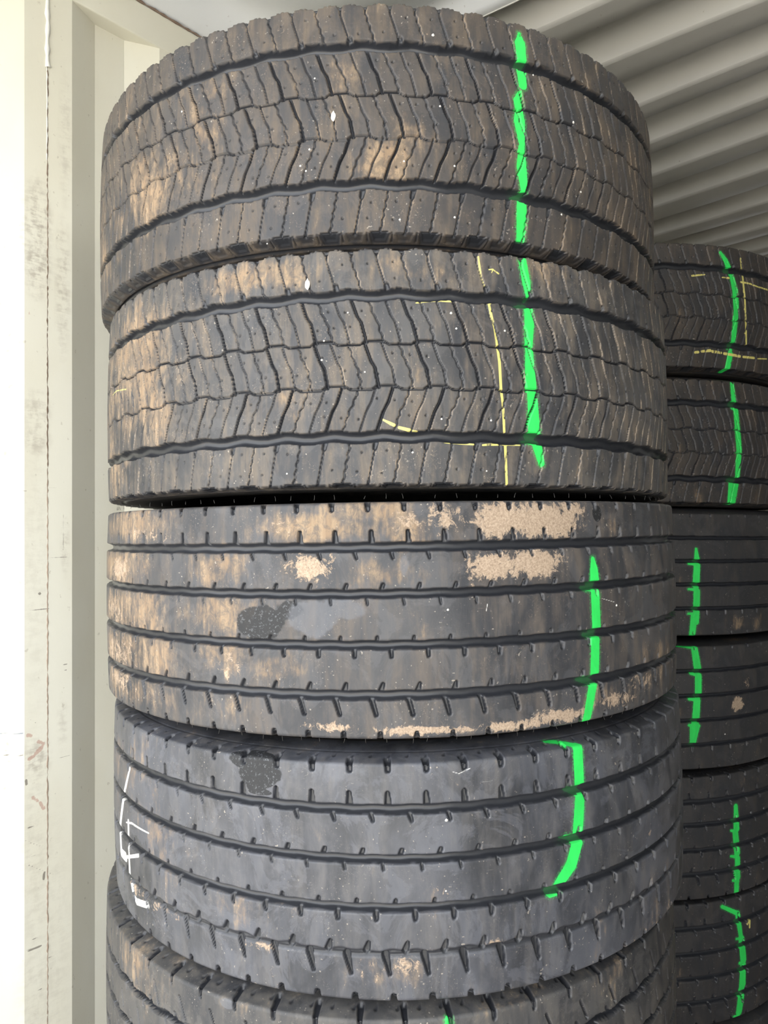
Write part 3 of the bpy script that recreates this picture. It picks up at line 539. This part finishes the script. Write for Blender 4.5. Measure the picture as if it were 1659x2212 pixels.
# left wall: trapezoid ribs, standing from the floor to the top rail
P_W = .278; DEP = .036
def wall_off(y):
    """how far the sheet lies behind its innermost flats"""
    if .601 <= y <= .696: return 0.0
    s = (y - .696) % P_W
    if y < .601: s = (y - .601 + P_W - .071) % P_W
    return float(np.interp(s, [0, .068, .138, .206, P_W], [0, DEP, DEP, 0, 0]))
def grid_wall(name, ys, zs, xfun, mat, flip=False, attr=None):
    co = np.zeros((len(zs), len(ys), 3))
    for i, y in enumerate(ys): co[:, i, 0] = xfun(y); co[:, i, 1] = y
    co[:, :, 2] = np.array(zs)[:, None]
    if flip: co = co[::-1]
    at = None
    if attr is not None: at = {'mark': attr(co[:, :, 1], co[:, :, 2])}
    o = grid_mesh(name, co, len(ys), len(zs), False, mat, None, at, smooth=False)
    m = o.modifiers.new('sheet', 'SOLIDIFY'); m.thickness = .002; m.offset = 0
    return structure(o)
def wall_attr(Y, Z):
    U = (Y * 1000).astype(np.float32); V = (Z * 1000).astype(np.float32)
    f = [mark_field(U, V, [m for m in WALL_MARKS if m[0] == c], 2.5) for c in (0, 1, 2)]
    scuff = np.zeros_like(U)
    for y0, z0, ry, rz, s in WALL_SCUFF:
        q = np.sqrt(((U - y0) / ry) ** 2 + ((V - z0) / rz) ** 2)
        scuff = np.maximum(scuff, s * np.clip(1.5 - q, 0, 1))
    return np.stack([f[0], f[1], f[2], scuff], -1)
ys_c = [DOOR_Y]
y = DOOR_Y
brk = [DOOR_Y, .601, .696]
for k in range(-6, 20):
    for q in (0, .068, .138, .206): brk.append(.696 + k * P_W + q) if k >= 0 else brk.append(.601 + .071 - P_W + (k + 1) * P_W + q)
brk = sorted({round(v, 4) for v in brk if DOOR_Y <= v <= YF and not (.602 < v < .695)} | {YF})
dense = list(np.arange(.45, 1.15, .003))
ys = np.array(sorted({round(v, 4) for v in brk} | {round(float(v), 4) for v in dense}))
zs = np.concatenate([np.linspace(.12, .55, 12, endpoint=False), np.arange(.55, RAIL_Z - .01, .004), [RAIL_Z]])
wl = grid_wall('wall_left', ys, zs, lambda v: XL - wall_off(v), M_WALL, False, wall_attr)
# vertical weld in the middle of the wide flat, sealed white near the top and rusty below
def bead(name, pts, r, mat, parent):
    cu = bpy.data.curves.new(name, 'CURVE'); cu.dimensions = '3D'; cu.bevel_depth = r; cu.bevel_resolution = 2
    sp = cu.splines.new('POLY'); sp.points.add(len(pts) - 1)
    for i, p in enumerate(pts): sp.points[i].co = (*p[:3], 1); sp.points[i].radius = p[3] if len(p) > 3 else 1
    cu.materials.append(mat)
    o = bpy.data.objects.new(name, cu); COL.objects.link(o); o.parent = parent
    return o
rr = random.Random(3)
bead('weld_seam', [(XL + .0004, .6455 + rr.uniform(-.0007, .0007), z, rr.uniform(.5, 1.5)) for z in np.arange(.13, RAIL_Z, .006)], .0013, M_RUST, wl)
bead('weld_seam', [(XL + .0008, .6443 + rr.uniform(-.0007, .0007), z, rr.uniform(.4, 1.2)) for z in np.arange(2.30, RAIL_Z, .010)], .0013, M_SEAL, wl)
bead('seam_sealant', [(XL + .001, .6455 + rr.uniform(-.001, .001), z, rr.uniform(.7, 1.4)) for z in np.arange(2.49, RAIL_Z, .012)], .0042, M_SEAL, wl)
# right wall and far end wall
ys2 = np.array(sorted({round(v, 4) for v in brk}))
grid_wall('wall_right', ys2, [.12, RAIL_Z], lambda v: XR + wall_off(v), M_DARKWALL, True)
xs = np.arange(XL, XR + .01, .035)
v = []
for i, x in enumerate(xs):
    yy = YF + (0, 0, .03, .03)[i % 4]
    v += [(x, yy, .1), (x, yy, RAIL_Z)]
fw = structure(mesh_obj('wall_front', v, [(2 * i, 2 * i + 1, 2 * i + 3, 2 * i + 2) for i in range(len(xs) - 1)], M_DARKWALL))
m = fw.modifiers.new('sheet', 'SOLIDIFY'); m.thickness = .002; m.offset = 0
structure(box('floor', (XL - .04, DOOR_Y, -.03), (XR + .04, YF + .03, 0), M_FLOOR))
# rails: the left top rail is the cream band under the roof
structure(box('trim_1', (XL - .05, DOOR_Y, RAIL_Z), (XL + .003, YF + .04, ZR), M_CREAM, None, .003))
structure(box('trim_2', (XR - .003, DOOR_Y, RAIL_Z), (XR + .05, YF + .04, ZR), M_CREAM, None, .003))
structure(box('trim_3', (XL - .045, DOOR_Y, -.03), (XL - .002, YF + .03, .13), M_CREAM, None, .003))
structure(box('trim_4', (XR + .002, DOOR_Y, -.03), (XR + .045, YF + .03, .13), M_CREAM, None, .003))
structure(box('trim_5', (XL - .05, DOOR_Y - .12, -.15), (XL + .01, DOOR_Y, ZR + .02), M_CREAM, None, .004))
structure(box('trim_6', (XR - .01, DOOR_Y - .12, -.15), (XR + .05, DOOR_Y, ZR + .02), M_CREAM, None, .004))
structure(box('trim_7', (XL - .05, DOOR_Y - .10, ZR - .07), (XR + .05, DOOR_Y, ZR + .02), M_CREAM, None, .004))
structure(box('trim_8', (XL - .045, YF + .031, -.03), (XR + .045, YF + .08, .13), M_CREAM, None, .004))
# rusty weld line between rail and roof plate
rw = bead('trim_9', [(XL + .004, y_, ZR + .001 + rr.uniform(-.0006, .0006), rr.uniform(.4, 1.5)) for y_ in np.arange(DOOR_Y + .02, YF - .02, .011)], .0022, M_RUST, None)
structure(rw)
# ceiling: dented plain plate by the doors, then cross ribs
Y_PL = PLATE_END
PIV = -.9
RIB_Y = [1.502, 1.730, 1.984, 2.210, 2.423, 2.669, 2.939]          # knocked about, so not quite evenly spaced
while RIB_Y[-1] < YF - .35: RIB_Y.append(RIB_Y[-1] + .242)
def fan(y_):                                                        # the sheets have shifted a little out of square
    return math.tan(math.radians(float(np.interp(y_, [1.4, 1.7, 2.0, 2.25, 2.7, 5.0], [4.5, 3.0, -3.0, -6.5, -8.0, 0.0]))))
H_R = .060
prof_r = [(Y_PL, ZR)]
for k, yc in enumerate(RIB_Y):
    prev = Y_PL if k == 0 else prof_r[-1][0]
    prof_r += [(prev + .012, ZR + H_R), (yc - .034, ZR + H_R), (yc - .022, ZR + H_R * .93), (yc + .019, ZR + H_R * .07), (yc + .030, ZR)]
    nxt = RIB_Y[k + 1] if k + 1 < len(RIB_Y) else yc + .24
    prof_r += [(nxt - .126, ZR)]
prof_r.append((YF + .05, ZR))
def roof_mesh(rows, xs_, zfun, mat, smooth=True):
    co = np.zeros((len(rows), len(xs_), 3))
    for j, (y_, z_) in enumerate(rows):
        for i, x_ in enumerate(xs_): co[j, i] = zfun(x_, y_, z_)
    co = co[:, ::-1]
    o = grid_mesh('ceiling', co, len(xs_), len(rows), False, mat, None, None, smooth=smooth)
    m_ = o.modifiers.new('sheet', 'SOLIDIFY'); m_.thickness = .002; m_.offset = 0
    return structure(o)
def ribs_p(x_, y_, z_):
    t = min(1, max(0, (x_ - XL - .05) / .05)) * min(1, max(0, (XR - .05 - x_) / .05))
    return (x_, min(YF + .05, y_ + fan(y_) * (x_ - PIV)), ZR + (z_ - ZR) * t + .0012 * math.sin(x_ * 9 + y_ * 4))
rows = []
for (y0_, z0_), (y1_, z1_) in zip(prof_r[:-1], prof_r[1:]):
    rows += [(y0_ + (y1_ - y0_) * t_, z0_ + (z1_ - z0_) * t_) for t_ in (.02, .5, .98)]
rows.append(prof_r[-1])
rib_x = [XL - .04, XL + .05, XL + .1] + list(np.linspace(XL + .15, XR - .1, 24)) + [XR - .05, XR + .04]
roof_mesh(rows, rib_x, ribs_p, M_ROOF)
def plate_p(x_, y_, z_):
    e = min(1, max(0, (x_ - XL) / .10)) * min(1, max(0, (Y_PL - y_) / .06))
    dent = .026 * math.sin(x_ * 6.0 + y_ * 8.0 + 2.2) + .013 * math.sin(x_ * 13 - y_ * 12 + 1)
    t = (y_ - DOOR_Y) / (Y_PL - DOOR_Y)
    return (x_, y_ + t * fan(Y_PL) * (x_ - PIV), ZR + .003 + e * (dent + .024))
roof_mesh([(y_, ZR) for y_ in np.linspace(DOOR_Y, Y_PL + .003, 80)], list(np.linspace(XL - .04, XR + .04, 100)), plate_p, M_PLATE)
# yard outside the doors
gv = [(-14, -14, -.16), (14, -14, -.16), (14, 10, -.16), (-14, 10, -.16)]
structure(mesh_obj('ground', gv, [(0, 1, 2, 3)], M_GROUND))

# ------------------------------------------------------------------ tyres
M_SIDE = rubber_material('sidewall_rubber')
def tm(name, **k):
    d = dict(clean=(.028, .030, .036), worn=(.060, .056, .054), dust=(.16, .125, .09), dust_amt=.8, sheen_rough=.52); d.update(k)
    return tread_material(name, **d)
MATS = {1: tm('tread_brown_dust', worn=(.056, .048, .043), dust=(.17, .13, .092), dust_amt=.85),
        2: tm('tread_tan_dust', worn=(.062, .060, .060), dust=(.22, .175, .13), dust_amt=.85),
        3: tm('tread_mud_patched', worn=(.062, .062, .067), dust=(.18, .14, .105), dust_amt=.65, sheen_rough=.5),
        4: tm('tread_blue_black', worn=(.078, .082, .098), dust=(.17, .155, .14), dust_amt=.5, sheen_rough=.42),
        5: tm('tread_grey_dust', worn=(.068, .066, .066), dust=(.17, .15, .125), dust_amt=.5),
        11: tm('tread_dark_brown', worn=(.042, .036, .032), dust=(.12, .092, .07), dust_amt=.7),
        13: tm('tread_dark', worn=(.040, .039, .041), dust=(.11, .09, .07), dust_amt=.4)}
G1, G2 = 'tyres in the front stack', 'tyres in the rear stack'
F1 = (-76, 78); F2 = (-30, 88)
RIBZ3 = (91, 33, -30.5, -92.5); RIBZ4 = (90, 29, -31, -88)
PH3 = (-119.5, -96, -109, -128, -115.5, -144, -158, -123, -79, -113)
PH4 = (-67, -90, -103, -76, -110, -85, -98, -73.6, -68, -64)
SPECS = [
 dict(key=1, pose=(-.0124, 1.4316, .490, .0083, -.0367), hb=(158, 166), kind="drive", gz=(93, -88.5), ph=(86, -9, -45, -32, -80.5), mat=MATS[1], fine=F1, group=G1,
      label='topmost tyre of the front stack, brown dusty block tread striped green'),
 dict(key=2, pose=(.0059, 1.4177, .167, .0083, -.0361), hb=(158, 156), kind='drive', gz=(91, -90.5), ph=(-15.3, 17.9, 35, 71, 49), mat=MATS[2], fine=F1, group=G1,
      label='second tyre down the front stack, block tread with green stripe and yellow lines'),
 dict(key=3, pose=(.0124, 1.3975, -.148, .0157, -.0263), hb=(151, 156), kind='crisp', N=70, zs=RIBZ3, ph=PH3, mat=MATS[3], fine=F1, group=G1,
      label='straight-ribbed tyre caked in pale dried mud, third down the front stack'),
 dict(key=4, pose=(.0243, 1.3987, -.4695, .0168, -.0185), hb=(158, 159), kind='worn', N=66, zs=RIBZ4, ph=PH4, mat=MATS[4], fine=F1, group=G1,
      label='blue-black worn ribbed tyre with white strokes at left, fourth down the front stack'),
 dict(key=5, pose=(.012, 1.396, -.788, .0168, -.0185), hb=(159, 158), kind='steer', mat=MATS[5], fine=F1, group=G1,
      label='lowest visible tyre of the front stack, wavy grooves and long slots over its shoulder'),
 dict(key=6, pose=(.012, 1.396, -1.105, .008, -.012), hb=(152, 152), kind='plain', N=66, zs=RIBZ4, ph=0, mat=MATS[5], fine=(-10, 10), step=4, stepu=5, group=G1,
      label='dusty ribbed tyre hidden under the wavy-grooved tyre of the front stack'),
 dict(key=7, pose=(.012, 1.396, -1.4215, 0, 0), hb=(154, 158), kind='plain', N=66, zs=RIBZ4, ph=0, mat=MATS[5], fine=(-10, 10), step=4, stepu=5, group=G1,
      label='bottom tyre of the front stack standing on the container floor'),
 dict(key=11, pose=(.672, 2.219, .504, -.009, .012), hb=(158, 161), half=148.5, kind='drive', ph=(300, 310, 318, 300, 305), mat=MATS[11], fine=F2, step=1.6, stepu=1.5, group=G2,
      label='topmost tyre of the rear stack, block tread with green stripe and yellow crayon'),
 dict(key=12, pose=(.672, 2.219, .170, -.015, -.005), hb=(163, 160), half=149.5, kind='drive', ph=(280, 290, 300, 285, 288), mat=MATS[11], fine=F2, step=1.6, stepu=1.5, group=G2,
      label='second tyre down the rear stack, block tread, green stripe ending in a dab'),
 dict(key=13, pose=(.672, 2.219, -.157, -.012, -.015), hb=(162, 156), kind='plain', N=60, zs=(88, 32, -24, -82), ph=0, mat=MATS[13], fine=F2, step=1.6, stepu=1.5, group=G2,
      label='third tyre down the rear stack, green stripe starting on its second rib'),
 dict(key=14, pose=(.672, 2.219, -.482, .000, -.020), hb=(155, 149), kind='plain', N=60, zs=(89, 30, -29, -88), ph=14, mat=MATS[13], fine=F2, step=1.6, stepu=1.5, group=G2,
      label='fourth tyre down the rear stack, round pale mud splat beside its green stripe'),
 dict(key=15, pose=(.672, 2.219, -.790, .000, -.008), hb=(149, 148.5), kind='crisp', N=62, zs=(88, 33, -28, -86), ph=(10, 20, 35, 0, 22, 41, 12, 30, 18, 9), mat=MATS[13], fine=F2, step=1.6, stepu=1.5, group=G2,
      label='fifth tyre down the rear stack, straight broken green stripe below a bare rib'),
 dict(key=16, pose=(.672, 2.219, -1.094, .005, -.004), hb=(148.5, 152), kind='crisp', N=64, zs=(89, 29, -30, -89), ph=(3, 26, 15, 40, 12, 31, 22, 10, 8, 29), mat=MATS[13], fine=F2, step=1.6, stepu=1.5, group=G2,
      label='sixth tyre down the rear stack, hooked green stripe beside a small yellow tick'),
 dict(key=17, pose=(.672, 2.219, -1.4145, 0, 0), hb=(158, 165), kind='plain', N=60, zs=RIBZ4, ph=5, mat=MATS[13], fine=(-10, 10), step=4, stepu=5, group=G2,
      label='bottom tyre of the rear stack standing on the container floor'),
]
BASES = {}
for sp_ in SPECS: BASES[sp_['key']] = (make_tyre(sp_), sp_['hb'][1])

# moulding hairs still standing on the ribbed tyres' shoulders
def cone_mesh(name, h, r0, r1, bend=0.0):
    vs, fs = [], []
    n = 5; segs = 4
    for j in range(segs + 1):
        t = j / segs; r = r0 + (r1 - r0) * t
        for i in range(n): vs.append((r * math.cos(i * 2 * math.pi / n) + bend * t * t, r * math.sin(i * 2 * math.pi / n), h * t))
    for j in range(segs):
        for i in range(n): fs.append((j * n + i, j * n + (i + 1) % n, (j + 1) * n + (i + 1) % n, (j + 1) * n + i))
    fs.append(tuple(range(n))[::-1]); fs.append(tuple(range(segs * n, segs * n + n)))
    me = bpy.data.meshes.new(name); me.from_pydata(vs, [], fs); me.materials.append(M_SIDE)
    for p in me.polygons: p.use_smooth = True
    return me
hair = [cone_mesh('rubber_hair', .0062, .00042, .00022, .0015), cone_mesh('rubber_hair', .0045, .00042, .00025, -.001)]
hr = random.Random(11)
def hairs(key, us, sgn):
    base, hd = BASES[key]
    for u in us:
        p, th = surf_point(base, hd, u, sgn * 150, -10)
        o = bpy.data.objects.new('rubber_hair', hr.choice(hair)); COL.objects.link(o)
        o.parent = base; o.location = p
        o.rotation_euler = Euler((hr.uniform(-.25, .25) + (math.pi if sgn < 0 else 0), hr.uniform(-.3, .3), hr.uniform(0, 6.28)))
hairs(3, [-560, -548, -533, -505, -470] + [u + hr.uniform(-6, 6) for u in range(-430, 560, 30)], 1)
hairs(3, [u + hr.uniform(-7, 7) for u in range(-330, 420, 29)], -1)
# grit lodged in the tread
M_STONE = plain_paint('pale_grit', (.62, .60, .56), (.74, .72, .68), .8)
def stone_mesh():
    import bmesh
    bm = bmesh.new(); bmesh.ops.create_icosphere(bm, subdivisions=2, radius=.0014)
    for v_ in bm.verts: v_.co *= 1 + hr.uniform(-.15, .15)
    me = bpy.data.meshes.new('lodged_stone'); bm.to_mesh(me); bm.free(); me.materials.append(M_STONE); return me
sm = stone_mesh()
for key, u, z, s in STONES:
    base, hd = BASES[key]
    p, th = surf_point(base, hd, u, z, -.3)
    o = bpy.data.objects.new('lodged_stone', sm); COL.objects.link(o); o.parent = base; o.location = p
    o.rotation_euler = (0, 0, th); o.scale = (s, s * .8, s * (2.2 if s > 1.5 else 1.0))
    o['label'] = 'pale stone chip'
